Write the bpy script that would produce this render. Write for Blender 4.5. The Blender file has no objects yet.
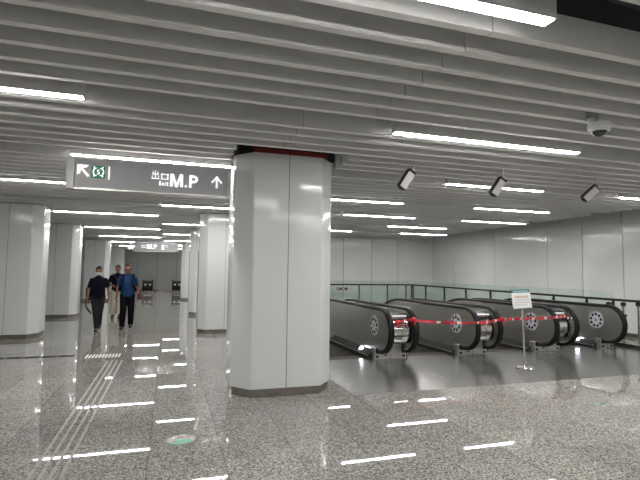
import bpy, bmesh, math, random
from mathutils import Vector, Matrix
random.seed(7)
C = bpy.context.scene.collection
PI = math.pi
H = 1.62

# ------------------------------------------------------------------ camera
Rm = Matrix(((0.95217347, 0.0322208, 0.3038544),
             (-0.30531478, 0.06065857, 0.95031754),
             (0.01218862, -0.99763839, 0.06759496)))
cam = bpy.data.cameras.new('camera')
cam.sensor_width = 36.0
cam.lens = 470.0 / 640.0 * 36.0
cam.clip_start = 0.05
co = bpy.data.objects.new('camera', cam)
C.objects.link(co)
cr = Vector((Rm[0][0], Rm[1][0], Rm[2][0])).normalized()
cd = Vector((Rm[0][1], Rm[1][1], Rm[2][1])).normalized()
cf = Vector((Rm[0][2], Rm[1][2], Rm[2][2])).normalized()
M3 = Matrix((cr, -cd, -cf)).transposed()
co.matrix_world = Matrix.Translation((0, 0, H)) @ M3.to_4x4()
bpy.context.scene.camera = co

# ------------------------------------------------------------------ materials
def newmat(name):
    m = bpy.data.materials.new(name)
    m.use_nodes = True
    nt = m.node_tree
    return m, nt, nt.nodes['Principled BSDF']

def mat(name, col, rough=0.5, metal=0.0, spec=0.5, emit=None, es=0.0, noise=0.0, nscale=8.0, coat=0.0, stretch=None):
    m, nt, b = newmat(name)
    b.inputs['Base Color'].default_value = (*col, 1)
    b.inputs['Roughness'].default_value = rough
    b.inputs['Metallic'].default_value = metal
    b.inputs['Specular IOR Level'].default_value = spec
    b.inputs['Coat Weight'].default_value = coat
    b.inputs['Coat Roughness'].default_value = 0.05
    if emit:
        b.inputs['Emission Color'].default_value = (*emit, 1)
        b.inputs['Emission Strength'].default_value = es
    if noise:
        tc = nt.nodes.new('ShaderNodeTexCoord')
        mp = nt.nodes.new('ShaderNodeMapping')
        if stretch: mp.inputs['Scale'].default_value = stretch
        nz = nt.nodes.new('ShaderNodeTexNoise')
        nz.inputs['Scale'].default_value = nscale
        nz.inputs['Detail'].default_value = 4
        rp = nt.nodes.new('ShaderNodeValToRGB')
        lo = tuple(max(0, c * (1 - noise)) for c in col); hi = tuple(min(1, c * (1 + noise)) for c in col)
        rp.color_ramp.elements[0].position = 0.3; rp.color_ramp.elements[1].position = 0.7
        rp.color_ramp.elements[0].color = (*lo, 1); rp.color_ramp.elements[1].color = (*hi, 1)
        L = nt.links.new
        L(tc.outputs['Object'], mp.inputs['Vector']); L(mp.outputs['Vector'], nz.inputs['Vector'])
        L(nz.outputs['Fac'], rp.inputs['Fac']); L(rp.outputs['Color'], b.inputs['Base Color'])
    return m

def granite_material():
    m, nt, b = newmat('polished_granite')
    N = nt.nodes.new; L = nt.links.new
    tc = N('ShaderNodeTexCoord')
    # grains
    v = N('ShaderNodeTexVoronoi'); v.inputs['Scale'].default_value = 84
    n1 = N('ShaderNodeTexNoise'); n1.inputs['Scale'].default_value = 54; n1.inputs['Detail'].default_value = 5; n1.inputs['Roughness'].default_value = 0.75
    L(tc.outputs['Object'], v.inputs['Vector']); L(tc.outputs['Object'], n1.inputs['Vector'])
    sep = N('ShaderNodeSeparateColor'); L(v.outputs['Color'], sep.inputs['Color'])
    ad = N('ShaderNodeMath'); ad.operation = 'MULTIPLY_ADD'; ad.inputs[1].default_value = 0.45
    L(sep.outputs['Red'], ad.inputs[0])
    n1s = N('ShaderNodeMath'); n1s.operation = 'MULTIPLY'; n1s.inputs[1].default_value = 0.55
    L(n1.outputs['Fac'], n1s.inputs[0]); L(n1s.outputs[0], ad.inputs[2])
    rp = N('ShaderNodeValToRGB')
    e = rp.color_ramp.elements
    e[0].position = 0.22; e[0].color = (0.065, 0.062, 0.057, 1)
    e[1].position = 0.72; e[1].color = (0.58, 0.565, 0.535, 1)
    x = e.new(0.42); x.color = (0.225, 0.218, 0.204, 1)
    x = e.new(0.55); x.color = (0.35, 0.34, 0.32, 1)
    L(ad.outputs[0], rp.inputs['Fac'])
    # slabs: each slab its own shade, with a thin dark joint
    mp = N('ShaderNodeMapping'); mp.inputs['Rotation'].default_value = (0, 0, PI / 2); mp.inputs['Location'].default_value = (0.46, 0.12, 0)
    L(tc.outputs['Object'], mp.inputs['Vector'])
    br = N('ShaderNodeTexBrick'); br.offset = 0.5
    br.inputs['Scale'].default_value = 1.0
    br.inputs['Brick Width'].default_value = 1.25
    br.inputs['Row Height'].default_value = 0.625
    br.inputs['Mortar Size'].default_value = 0.003
    br.inputs['Mortar Smooth'].default_value = 0.1
    br.inputs['Color1'].default_value = (0.86, 0.85, 0.84, 1)
    br.inputs['Color2'].default_value = (1.06, 1.05, 1.02, 1)
    br.inputs['Mortar'].default_value = (0.28, 0.27, 0.25, 1)
    L(mp.outputs['Vector'], br.inputs['Vector'])
    mx = N('ShaderNodeMix'); mx.data_type = 'RGBA'; mx.blend_type = 'MULTIPLY'; mx.inputs['Factor'].default_value = 1
    L(rp.outputs['Color'], mx.inputs['A']); L(br.outputs['Color'], mx.inputs['B'])
    L(mx.outputs['Result'], b.inputs['Base Color'])
    n2 = N('ShaderNodeTexNoise'); n2.inputs['Scale'].default_value = 1.6; n2.inputs['Detail'].default_value = 3
    L(tc.outputs['Object'], n2.inputs['Vector'])
    mr = N('ShaderNodeMapRange'); mr.inputs['To Min'].default_value = 0.008; mr.inputs['To Max'].default_value = 0.03
    L(n2.outputs['Fac'], mr.inputs['Value']); L(mr.outputs['Result'], b.inputs['Roughness'])
    b.inputs['Specular IOR Level'].default_value = 0.36
    return m

def plate_material():
    m, nt, b = newmat('brushed_landing_steel')
    N = nt.nodes.new; L = nt.links.new
    tc = N('ShaderNodeTexCoord'); mp = N('ShaderNodeMapping'); mp.inputs['Scale'].default_value = (1.2, 40, 1)
    n = N('ShaderNodeTexNoise'); n.inputs['Scale'].default_value = 2.5; n.inputs['Detail'].default_value = 4
    L(tc.outputs['Object'], mp.inputs['Vector']); L(mp.outputs['Vector'], n.inputs['Vector'])
    rp = N('ShaderNodeValToRGB'); rp.color_ramp.elements[0].color = (0.20, 0.20, 0.20, 1); rp.color_ramp.elements[1].color = (0.30, 0.295, 0.285, 1)
    L(n.outputs['Fac'], rp.inputs['Fac']); L(rp.outputs['Color'], b.inputs['Base Color'])
    b.inputs['Metallic'].default_value = 0.7
    mr = N('ShaderNodeMapRange'); mr.inputs['To Min'].default_value = 0.16; mr.inputs['To Max'].default_value = 0.30
    L(n.outputs['Fac'], mr.inputs['Value']); L(mr.outputs['Result'], b.inputs['Roughness'])
    return m

def glass_material():
    m = bpy.data.materials.new('clear_green_glass'); m.use_nodes = True
    nt = m.node_tree; nt.nodes.clear(); N = nt.nodes.new; L = nt.links.new
    out = N('ShaderNodeOutputMaterial'); tr = N('ShaderNodeBsdfTransparent'); gl = N('ShaderNodeBsdfGlossy'); mx = N('ShaderNodeMixShader')
    tr.inputs['Color'].default_value = (0.93, 0.97, 0.95, 1)
    gl.inputs['Roughness'].default_value = 0.02
    lw = N('ShaderNodeLayerWeight'); lw.inputs['Blend'].default_value = 0.5
    pw = N('ShaderNodeMath'); pw.operation = 'POWER'; pw.inputs[1].default_value = 5
    ml = N('ShaderNodeMath'); ml.operation = 'MULTIPLY_ADD'; ml.inputs[1].default_value = 0.5; ml.inputs[2].default_value = 0.03
    L(lw.outputs['Facing'], pw.inputs[0]); L(pw.outputs[0], ml.inputs[0])
    L(ml.outputs[0], mx.inputs[0]); L(tr.outputs[0], mx.inputs[1]); L(gl.outputs[0], mx.inputs[2]); L(mx.outputs[0], out.inputs[0])
    return m

M = dict(
    granite=granite_material(), plate=plate_material(), glass=glass_material(),
    baffle=mat('grey_baffle_paint', (0.72, 0.72, 0.71), 0.45, spec=0.3, noise=0.03, nscale=2),
    seam=mat('dark_joint', (0.12, 0.12, 0.12), 0.7),
    plenum=mat('black_plenum', (0.012, 0.012, 0.014), 0.9, noise=0.4, nscale=3),
    duct=mat('dark_duct', (0.02, 0.022, 0.026), 0.6, noise=0.4, nscale=8),
    enamel=mat('white_enamel_panel', (0.67, 0.685, 0.69), 0.11, noise=0.015, nscale=1.2),
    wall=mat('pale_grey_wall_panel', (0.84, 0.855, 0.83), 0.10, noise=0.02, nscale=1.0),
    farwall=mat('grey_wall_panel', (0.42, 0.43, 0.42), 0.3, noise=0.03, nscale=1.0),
    skirting=mat('bronze_steel_skirting', (0.30, 0.275, 0.25), 0.25, 0.9, noise=0.06, nscale=6, stretch=(1, 1, 30)),
    red=mat('dark_red_paint', (0.20, 0.016, 0.018), 0.5),
    lamp=mat('lamp_diffuser', (1, 1, 1), 0.5, emit=(1.0, 0.985, 0.955), es=44),
    housing=mat('lamp_housing', (0.55, 0.55, 0.545), 0.4),
    steel=mat('satin_stainless', (0.47, 0.465, 0.45), 0.27, 1.0, noise=0.05, nscale=3, stretch=(1, 1, 25)),
    panel=mat('escalator_panel_steel', (0.52, 0.51, 0.485), 0.30, 0.92, noise=0.06, nscale=2, stretch=(1, 25, 1)),
    chrome=mat('polished_steel', (0.72, 0.71, 0.69), 0.10, 1.0),
    brushed=mat('bright_brushed_steel', (0.66, 0.65, 0.63), 0.30, 0.85),
    rubber=mat('black_rubber', (0.007, 0.007, 0.008), 0.42, spec=0.25),
    black=mat('black_plastic', (0.012, 0.012, 0.013), 0.35),
    darksteel=mat('dark_steel_and_unlit_bars', (0.030, 0.029, 0.028), 0.75, 0.0, spec=0.15),
    step=mat('dark_step_metal', (0.028, 0.022, 0.017), 0.55, 0.3, noise=0.3, nscale=20),
    medal=mat('pale_vent_disc', (0.66, 0.65, 0.69), 0.35, 0.25),
    blue=mat('blue_violet_stone', (0.10, 0.09, 0.25), 0.3),
    signgrey=mat('sign_face_grey', (0.46, 0.46, 0.48), 0.35, noise=0.05, nscale=60),
    signframe=mat('sign_frame_aluminium', (0.50, 0.50, 0.505), 0.35, 0.2),
    letter=mat('lit_white_letter', (0.9, 0.9, 0.92), 0.4, emit=(1, 1, 1), es=0.42),
    green=mat('lit_green_square', (0.012, 0.22, 0.10), 0.4, emit=(0.01, 0.30, 0.14), es=0.08),
    tactile=mat('tactile_bar_steel', (0.36, 0.35, 0.325), 0.42, 0.4),
    red_tape=mat('red_tape', (0.55, 0.02, 0.035), 0.4),
    white_tape=mat('white_tape', (0.75, 0.72, 0.72), 0.4),
    white=mat('white_card_and_glare', (0.86, 0.86, 0.87), 0.4),
    teal=mat('teal_header', (0.03, 0.23, 0.27), 0.4),
    pink=mat('faded_red_print', (0.72, 0.42, 0.38), 0.5),
    greyprint=mat('faded_grey_print', (0.55, 0.58, 0.60), 0.5),
    skylight=mat('blue_white_lamp', (1, 1, 1), 0.4, emit=(0.85, 0.93, 1.0), es=14),
    mint=mat('mint_green_sticker', (0.14, 0.48, 0.33), 0.4),
    palemint=mat('pale_mint_sticker', (0.50, 0.66, 0.58), 0.4),
    dusty=mat('worn_red_print', (0.38, 0.20, 0.20), 0.5),
    worn=mat('worn_clear_film', (0.42, 0.405, 0.38), 0.25),
    camwhite=mat('camera_white', (0.70, 0.70, 0.69), 0.35),
    camgrey=mat('camera_pale_face', (0.55, 0.54, 0.55), 0.35),
    dome=mat('smoked_dome', (0.012, 0.012, 0.013), 0.05, spec=0.8),
    skin=mat('skin', (0.25, 0.135, 0.095), 0.7, spec=0.2),
    skin2=mat('tanned_skin', (0.24, 0.105, 0.078), 0.7, spec=0.2),
    hair=mat('black_hair', (0.012, 0.010, 0.010), 0.5),
    navy=mat('black_navy_cotton', (0.006, 0.007, 0.013), 0.9, spec=0.1),
    jeans=mat('dark_grey_denim', (0.022, 0.023, 0.028), 0.9, spec=0.1),
    shirtblue=mat('blue_cotton', (0.012, 0.042, 0.11), 0.85, spec=0.15),
    trouser=mat('black_trouser_cloth', (0.005, 0.005, 0.007), 0.9, spec=0.1),
    khaki=mat('pale_khaki_cloth', (0.42, 0.41, 0.33), 0.9),
    shoe=mat('black_shoe_leather', (0.010, 0.010, 0.011), 0.45),
    mask=mat('white_mask_cloth', (0.62, 0.66, 0.67), 0.8),
    eye=mat('dark_eye', (0.015, 0.010, 0.010), 0.2),
    lip=mat('lip', (0.25, 0.09, 0.08), 0.5),
    strap=mat('navy_webbing', (0.006, 0.008, 0.02), 0.8, spec=0.1),
    maroon=mat('maroon_pouch_cloth', (0.075, 0.012, 0.018), 0.7),
)

# ------------------------------------------------------------------ mesh helpers
def finish(name, bm, mats, parent=None, smooth=None, loc=None):
    bmesh.ops.recalc_face_normals(bm, faces=bm.faces)
    me = bpy.data.meshes.new(name)
    bm.to_mesh(me); bm.free()
    if not isinstance(mats, (list, tuple)): mats = [mats]
    for m_ in mats: me.materials.append(m_)
    if smooth is not None:
        me.polygons.foreach_set('use_smooth', [True] * len(me.polygons))
        try: me.set_sharp_from_angle(angle=math.radians(smooth))
        except Exception: pass
    o = bpy.data.objects.new(name, me); C.objects.link(o)
    if parent: o.parent = parent
    if loc is not None: o.location = loc
    return o

def setmat(faces, i):
    for f in faces: f.material_index = i

def box(bm, c, s, rot=None, mi=0, bev=0.0):
    r = bmesh.ops.create_cube(bm, size=1)
    vs = r['verts']
    for v in vs: v.co = Vector((v.co.x * s[0], v.co.y * s[1], v.co.z * s[2]))
    fs = list({f for v in vs for f in v.link_faces})
    setmat(fs, mi)
    if bev:
        es = list({e for v in vs for e in v.link_edges})
        rb = bmesh.ops.bevel(bm, geom=es, offset=bev, segments=2, affect='EDGES', profile=0.5)
        vs = list({v for f in rb['faces'] for v in f.verts} | {v for v in vs if v.is_valid})
        setmat([f for v in vs for f in v.link_faces], mi)
    T = Matrix.Translation(c) @ (rot.to_4x4() if rot else Matrix.Identity(4))
    bmesh.ops.transform(bm, matrix=T, verts=vs)

def box2(bm, a, b, mi=0, bev=0.0):
    box(bm, [(a[i] + b[i]) / 2 for i in range(3)], [abs(b[i] - a[i]) for i in range(3)], mi=mi, bev=bev)

def tube(bm, p0, p1, r0, r1=None, seg=14, mi=0, cap=True):
    p0 = Vector(p0); p1 = Vector(p1); d = p1 - p0
    r1 = r0 if r1 is None else r1
    q = d.to_track_quat('Z', 'Y').to_matrix().to_4x4()
    T = Matrix.Translation((p0 + p1) / 2) @ q
    r = bmesh.ops.create_cone(bm, cap_ends=cap, segments=seg, radius1=r0, radius2=r1, depth=d.length, matrix=T)
    setmat({f for v in r['verts'] for f in v.link_faces}, mi)

def ball(bm, c, r, mi=0, seg=16, ring=10, rot=None):
    if not isinstance(r, (tuple, list)): r = (r, r, r)
    T = Matrix.Translation(c) @ (rot.to_4x4() if rot else Matrix.Identity(4)) @ Matrix.Diagonal((*r, 1))
    q = bmesh.ops.create_uvsphere(bm, u_segments=seg, v_segments=ring, radius=1, matrix=T)
    setmat({f for v in q['verts'] for f in v.link_faces}, mi)

def prism(bm, pts, axis, a, b, mi=0):
    """closed outline pts (2D) extruded along axis from a to b"""
    def P(p, w):
        if axis == 'x': return (w, p[0], p[1])
        if axis == 'y': return (p[0], w, p[1])
        return (p[0], p[1], w)
    v0 = [bm.verts.new(P(p, a)) for p in pts]; v1 = [bm.verts.new(P(p, b)) for p in pts]
    fs = [bm.faces.new(v0), bm.faces.new(list(reversed(v1)))]
    n = len(pts)
    for i in range(n):
        j = (i + 1) % n
        fs.append(bm.faces.new((v0[i], v1[i], v1[j], v0[j])))
    setmat(fs, mi)

def sweep_yz(bm, path, sec, x0, mi=0, closed=True):
    """cross section sec [(dx, dn)] carried along a path of (y,z); dn is along the path's left normal"""
    rings = []
    n = len(path)
    for i, (y, z) in enumerate(path):
        a = path[max(0, i - 1)]; b = path[min(n - 1, i + 1)]
        t = Vector((b[0] - a[0], b[1] - a[1])).normalized()
        nn = Vector((-t.y, t.x))
        rings.append([bm.verts.new((x0 + dx, y + nn.x * dn, z + nn.y * dn)) for dx, dn in sec])
    k = len(sec); fs = []
    for i in range(n - 1):
        for j in range(k if closed else k - 1):
            j2 = (j + 1) % k
            fs.append(bm.faces.new((rings[i][j], rings[i][j2], rings[i + 1][j2], rings[i + 1][j])))
    if closed:
        fs.append(bm.faces.new(rings[0])); fs.append(bm.faces.new(list(reversed(rings[-1]))))
    setmat(fs, mi)

def lathe(bm, prof, c, seg=24, mi=0):
    rings = []
    for r, z in prof:
        rings.append([bm.verts.new((c[0] + r * math.cos(2 * PI * i / seg), c[1] + r * math.sin(2 * PI * i / seg), c[2] + z)) for i in range(seg)])
    fs = []
    for a in range(len(rings) - 1):
        for i in range(seg):
            j = (i + 1) % seg
            fs.append(bm.faces.new((rings[a][i], rings[a][j], rings[a + 1][j], rings[a + 1][i])))
    fs.append(bm.faces.new(rings[0])); fs.append(bm.faces.new(rings[-1]))
    setmat(fs, mi)

def B(): return bmesh.new()

def tag(o, label, cat, group=None):
    o['label'] = label; o['category'] = cat
    if group: o['group'] = group
    return o

def thing(name, label, cat, loc=(0, 0, 0), group=None, rz=0):
    o = bpy.data.objects.new(name, None); C.objects.link(o)
    o.empty_display_size = 0.1
    o.location = loc; o.rotation_euler = (0, 0, rz)
    return tag(o, label, cat, group)

def struct(name, bm, m, smooth=None):
    o = finish(name, bm, m, smooth=smooth); o['kind'] = 'structure'; return o

ORD = ['first', 'second', 'third', 'fourth', 'fifth', 'sixth', 'seventh', 'eighth', 'ninth', 'tenth', 'eleventh', 'twelfth',
       'thirteenth', 'fourteenth', 'fifteenth', 'sixteenth', 'seventeenth', 'eighteenth']

# ------------------------------------------------------------------ setting
XL, XR, YB, YF, YN = -7.6, 11.7, 19.3, 38.0, -5.0
XC = 2.3                       # where the corridor's right side closes behind the escalator hall
PITY0, PITY1, PITX0, PITX1 = 8.32, 18.5, 1.75, 9.62
bm = B()
t = 0.25
box2(bm, (XL, YN, -t), (XR, 5.88, 0))
box2(bm, (XL, 5.88, -t), (2.38, PITY0, 0))
box2(bm, (9.9, PITY0, -t), (XR, YB, 0))
box2(bm, (XL, PITY0, -t), (PITX0, YF, 0))
box2(bm, (PITX0, PITY1, -t), (9.9, YB, 0))
box2(bm, (PITX0, YB, -t), (XC, YF, 0))
struct('floor', bm, M['granite'])
# landing plates of dull steel in front of the escalators
bm = B()
xs = [2.38, 4.15, 6.0, 7.85, 9.7, XR]
for i in range(5):
    box2(bm, (xs[i] + 0.003, 5.883, -0.06), (xs[i + 1] - 0.003, 7.35, 0.0))
    box2(bm, (xs[i] + 0.003, 7.356, -0.06), (xs[i + 1] - 0.003, PITY0, 0.0))
box2(bm, (2.38, 5.88, -0.10), (XR, PITY0, -0.05), mi=1)
struct('trim_1', bm, [M['plate'], M['seam']])
# escalator pit
bm = B()
box2(bm, (PITX0 - 0.1, PITY0 - 0.1, -5.2), (PITX0, PITY1 + 0.1, -0.25))
box2(bm, (9.9, PITY0 - 0.1, -5.2), (10.0, PITY1 + 0.1, -0.25))
box2(bm, (PITX0, PITY1, -5.2), (9.9, PITY1 + 0.1, -0.25))
box2(bm, (PITX0, PITY0 - 0.1, -5.2), (9.9, PITY0, -0.25))
box2(bm, (PITX0 - 0.1, PITY0 - 0.1, -5.3), (10.0, PITY1 + 0.1, -5.2))
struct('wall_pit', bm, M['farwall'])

def panel_wall(name, axis, at, u0, u1, seams, thick, m, z1=3.6, sgn=1):
    """a panelled wall: flat slabs with dark open joints between them"""
    bm = B()
    cuts = [u0] + sorted(s for s in seams if u0 < s < u1) + [u1]
    g = 0.011
    for a, b in zip(cuts[:-1], cuts[1:]):
        if axis == 'x': box2(bm, (at, a + g, 0.0), (at + sgn * thick, b - g, z1))
        else: box2(bm, (a + g, at, 0.0), (b - g, at + sgn * thick, z1))
    if axis == 'x': box2(bm, (at + sgn * 0.03, u0, 0), (at + sgn * (thick + 0.05), u1, z1), mi=1)
    else: box2(bm, (u0, at + sgn * 0.03, 0), (u1, at + sgn * (thick + 0.05), z1), mi=1)
    return struct(name, bm, [m, M['seam']])

WS = [6.5, 8.25, 9.62, 10.94, 12.3, 14.9, 17.55]
panel_wall('wall_right', 'x', XR, YN, YB + 0.05, WS, 0.06, M['wall'])
panel_wall('wall_back', 'y', YB, XC, XR, [3.4, 4.67, 5.94, 7.26, 8.60, 9.90], 0.06, M['wall'])
panel_wall('wall_corridor', 'x', XC, YB + 0.0, YF, [22, 24.5, 27, 29.5, 32, 34.5], 0.06, M['wall'])
panel_wall('wall_left', 'x', XL, YN, YF, [-2, 1, 4, 7, 10, 13, 16, 19, 22, 25, 28, 31, 34], 0.06, M['wall'], sgn=-1)
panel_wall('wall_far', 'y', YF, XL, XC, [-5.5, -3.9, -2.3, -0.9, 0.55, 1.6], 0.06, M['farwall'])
panel_wall('wall_near_added', 'y', YN, XL, XR, [-4, -1, 2, 5, 8], 0.06, M['wall'], sgn=-1)  # unseen wall behind the camera, added as a bounce surface
bm = B(); box2(bm, (XL, YF - 0.03, 0), (XC, YF, 0.12)); struct('baseboard_far', bm, M['skirting'])
bm = B(); box2(bm, (XC, YB - 0.03, 0), (XR, YB, 0.10)); struct('baseboard_back', bm, M['skirting'])
bm = B(); box2(bm, (XR - 0.03, YN, 0), (XR, YB - 0.03, 0.10)); struct('baseboard_right', bm, M['skirting'])
bm = B(); box2(bm, (XL - 0.2, YN - 0.2, 3.6), (XR + 0.2, YF + 0.2, 3.75)); struct('ceiling', bm, M['plenum'])

# ------------------------------------------------------------------ ceiling baffles and strip lamps
ROW0, PITCH = 2.12, 2.27 / 8
ZB, ZT, BW = 3.125, 3.335, 0.062
GB = 'grey ceiling baffles'
colx0, colx1 = 0.81, 2.19
def baffle(x0, x1, y, label, seam=None):
    bm = B()
    if seam and x0 < seam < x1:
        box2(bm, (x0, y - BW / 2, ZB), (seam - 0.004, y + BW / 2, ZT))
        box2(bm, (seam + 0.004, y - BW / 2, ZB), (x1, y + BW / 2, ZT))
        box2(bm, (seam - 0.01, y - BW / 2 + 0.012, ZB + 0.012), (seam + 0.01, y + BW / 2 - 0.012, ZT - 0.01), mi=1)
    else:
        box2(bm, (x0, y - BW / 2, ZB), (x1, y + BW / 2, ZT))
    o = finish('ceiling_baffle', bm, [M['baffle'], M['seam']])
    tag(o, label, 'ceiling baffle', GB)
NR = 16
for i in range(-3, 126):
    if i % 8 == 0: continue
    y = ROW0 + PITCH * i
    if y > YF - 0.1: break
    row = i // 8
    k = (i % 8)
    x1 = (10.05 + 0.045 * (min(y, YB) - 7)) if y < YB - 0.1 else XC - 0.03
    if i < 0: lab = 'grey ceiling baffle, %s before the nearest lamp row' % ORD[-i - 1]
    else: lab = 'grey ceiling baffle, %s behind the %s lamp row' % (ORD[k - 1], ORD[row])
    seam = 1.87 if y < 4.2 else (1.29 if y < 6 else (4.6 if k % 2 else None))
    if 5.75 < y < 7.5:
        baffle(XL + 0.1, colx0 - 0.06, y, lab + ', left of near column')
        baffle(colx1 + 0.06, x1, y, lab + ', right of near column')
    else:
        baffle(XL + 0.1, x1, y, lab, seam)

GL = 'ceiling strip lamps'
def strip_lamp(x0, x1, row, label):
    y = ROW0 + 2.27 * row
    t_ = thing('strip_lamp', label, 'lamp', ((x0 + x1) / 2, y, 3.09), GL)
    hl = (x1 - x0) / 2
    bm = B()
    box2(bm, (-hl, -0.045, 0.010), (hl, 0.045, 0.20)); box2(bm, (-hl, -0.045, -0.001), (hl, -0.038, 0.011)); box2(bm, (-hl, 0.038, -0.001), (hl, 0.045, 0.011))
    finish('lamp_housing', bm, M['housing'], t_)
    bm = B()
    box2(bm, (-hl + 0.008, -0.0375, -0.007), (hl - 0.008, 0.0375, 0.0095))
    finish('diffuser', bm, M['lamp'], t_)
    for s in (-1, 1):
        bm = B(); box2(bm, (s * hl - 0.006, -0.046, -0.001), (s * hl + 0.006, 0.046, 0.20)); finish('end_cap', bm, M['housing'], t_)
    for s in (-0.6, 0.6):
        bm = B(); tube(bm, (s * hl, 0, 0.20), (s * hl, 0, 0.51), 0.006, seg=8); finish('hanger', bm, M['black'], t_)

LAMPS = []
def corr(row, x0, x1): LAMPS.append((row, x0, x1, 'corridor'))
def hall(row, x0, x1): LAMPS.append((row, x0, x1, 'hall'))
hall(0, -0.1, 2.07); hall(-1, 2.2, 4.6); corr(-1, -2.8, -0.4); corr(-2, -0.2, 2.2)  # negative rows lie unseen behind the camera, added for even lighting
hall(0, 4.4, 6.5); hall(0, 8.1, 10.0); hall(-1, 6.4, 8.5); hall(-2, 4.3, 6.3)  # all out of view, added to even out the hall lighting
corr(1, -3.0, -0.75); hall(1, 2.21, 4.66); hall(1, 6.6, 8.6)
corr(2, -1.25, 0.80); hall(2, 4.30, 6.25); hall(2, 8.08, 10.0)
corr(3, -4.2, -1.74); hall(3, 2.62, 4.69); hall(3, 6.50, 8.56)
corr(4, -0.20, 2.1); hall(4, 4.22, 6.24); hall(4, 7.75, 9.85)
corr(5, -2.87, -0.33); hall(5, 2.6, 4.6); hall(5, 6.58, 8.66)
corr(6, -0.23, 2.1); hall(6, 4.2, 6.22); hall(6, 8.20, 10.15)
corr(7, -2.84, -0.36)
corr(8, -0.24, 2.1)
corr(9, -2.95, -0.43)
corr(10, -0.25, 2.1); corr(11, -2.95, -0.43); corr(12, -0.25, 2.1); corr(13, -2.95, -0.43); corr(14, -0.25, 2.1)
rowname = lambda r: ORD[r] if r >= 0 else 'behind-camera'
from collections import defaultdict
cnt = defaultdict(list)
for l in LAMPS: cnt[l[0]].append(l)
for r, ls in cnt.items():
    ls.sort(key=lambda l: l[1])
    for j, (row, x0, x1, zone) in enumerate(ls):
        if r < 0: where = 'in unseen %s lamp row added behind the camera' % ORD[-r - 1]
        else: where = 'in %s lamp row from the camera' % ORD[r]
        pos = '' if len(ls) == 1 else ', %s from left' % ORD[j]
        strip_lamp(x0, x1, row, 'white ceiling strip lamp ' + where + pos)

# dark plenum pipes glimpsed through the open slot beside the nearest lamp
for x0, zz, r_, lab in ((2.2, 3.50, 0.03, 'thin black conduit above the ceiling gap at top right'), (2.2, 3.47, 0.055, 'thick black pipe above the ceiling gap at top right')):
    bm = B()
    yy = 2.06 if r_ < 0.04 else 2.2
    tube(bm, (1.9, yy, zz), (4.3, yy + 0.12, zz), r_, seg=12)
    tag(finish('ceiling_conduit', bm, M['duct'], smooth=40), lab, 'pipe')

# ------------------------------------------------------------------ columns
def octo(x0, x1, y0, y1, cx_, cy_):
    return [(x0 + cx_, y0), (x1 - cx_, y0), (x1, y0 + cy_), (x1, y1 - cy_), (x1 - cx_, y1), (x0 + cx_, y1), (x0, y1 - cy_), (x0, y0 + cy_)]
def rounded(pts, r, seg=4):
    out = []
    n = len(pts)
    for i in range(n):
        p = Vector(pts[i]); a = Vector(pts[i - 1]); b = Vector(pts[(i + 1) % n])
        da = (a - p).normalized(); db = (b - p).normalized()
        p0 = p + da * r; p1 = p + db * r
        for k in range(seg + 1):
            s = k / seg
            q = p0 * (1 - s) ** 2 + p * 2 * s * (1 - s) + p1 * s ** 2
            out.append((q.x, q.y))
    return out
GC = 'white clad octagonal columns'
def column(cx_, y0, label, top, near=False):
    w, d = (1.38, 1.08) if near else (1.32, 1.08)
    ch = 0.222 if near else 0.185
    t_ = thing('clad_column', label, 'column', (cx_, y0 + d / 2, 0), GC)
    X0, X1, Y0, Y1 = -w / 2, w / 2, -d / 2, d / 2
    bm = B()
    prism(bm, rounded(octo(X0, X1, Y0, Y1, ch, 0.27), 0.022), 'z', 0.11, top)
    # narrow dark joints up the middle of the broad faces
    for s in (-1, 1):
        box2(bm, (-0.0035, s * d / 2 - 0.004, 0.10), (0.0035, s * d / 2 + 0.0012, top), mi=1)
    finish('cladding', bm, [M['enamel'], M['seam']], t_, smooth=30)
    bm = B()
    prism(bm, rounded(octo(X0 + 0.025, X1 - 0.025, Y0 + 0.025, Y1 - 0.025, ch - 0.012, 0.255), 0.006), 'z', 0.0, 0.11)
    finish('skirting', bm, M['skirting'], t_, smooth=30)
    bm = B()
    if near:
        box2(bm, (X0 + 0.20, Y0 + 0.002, top + 0.001), (X1 - 0.17, Y0 + 0.045, top + 0.062))
        finish('red_top_band', bm, M['red'], t_)['label'] = 'dark red painted band'
        bm = B()
        prism(bm, octo(X0 + 0.05, X1 - 0.05, Y0 + 0.05, Y1 - 0.05, 0.20, 0.26), 'z', top, 3.6)
        finish('core', bm, M['black'], t_)
    else:
        prism(bm, octo(X0 + 0.02, X1 - 0.02, Y0 + 0.02, Y1 - 0.02, 0.185, 0.26), 'z', top, top + 0.012)
        finish('top_trim', bm, M['darksteel'], t_)
    return t_
column(1.50, 6.07, 'large white octagonal column in the middle foreground', 3.185, True)
column(1.40, 12.45, 'white octagonal column right behind the large near one', 3.11)
column(1.37, 17.6, 'slim-looking white column second behind the large near one, right side of the corridor', 3.11)
column(1.30, 26.6, 'smallest visible white column on the right side of the corridor, near its end', 3.11)
column(-3.53, 12.4, 'nearest white column on the left side, cut by the photo edge', 3.11)
column(-3.58, 17.4, 'second white column from the front on the left of the corridor', 3.11)
column(-3.62, 26.3, 'third white column from the front on the left, behind the walkers', 3.11)
column(-3.60, 34.6, 'farthest white column on the left, beside the end wall', 3.11)

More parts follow.
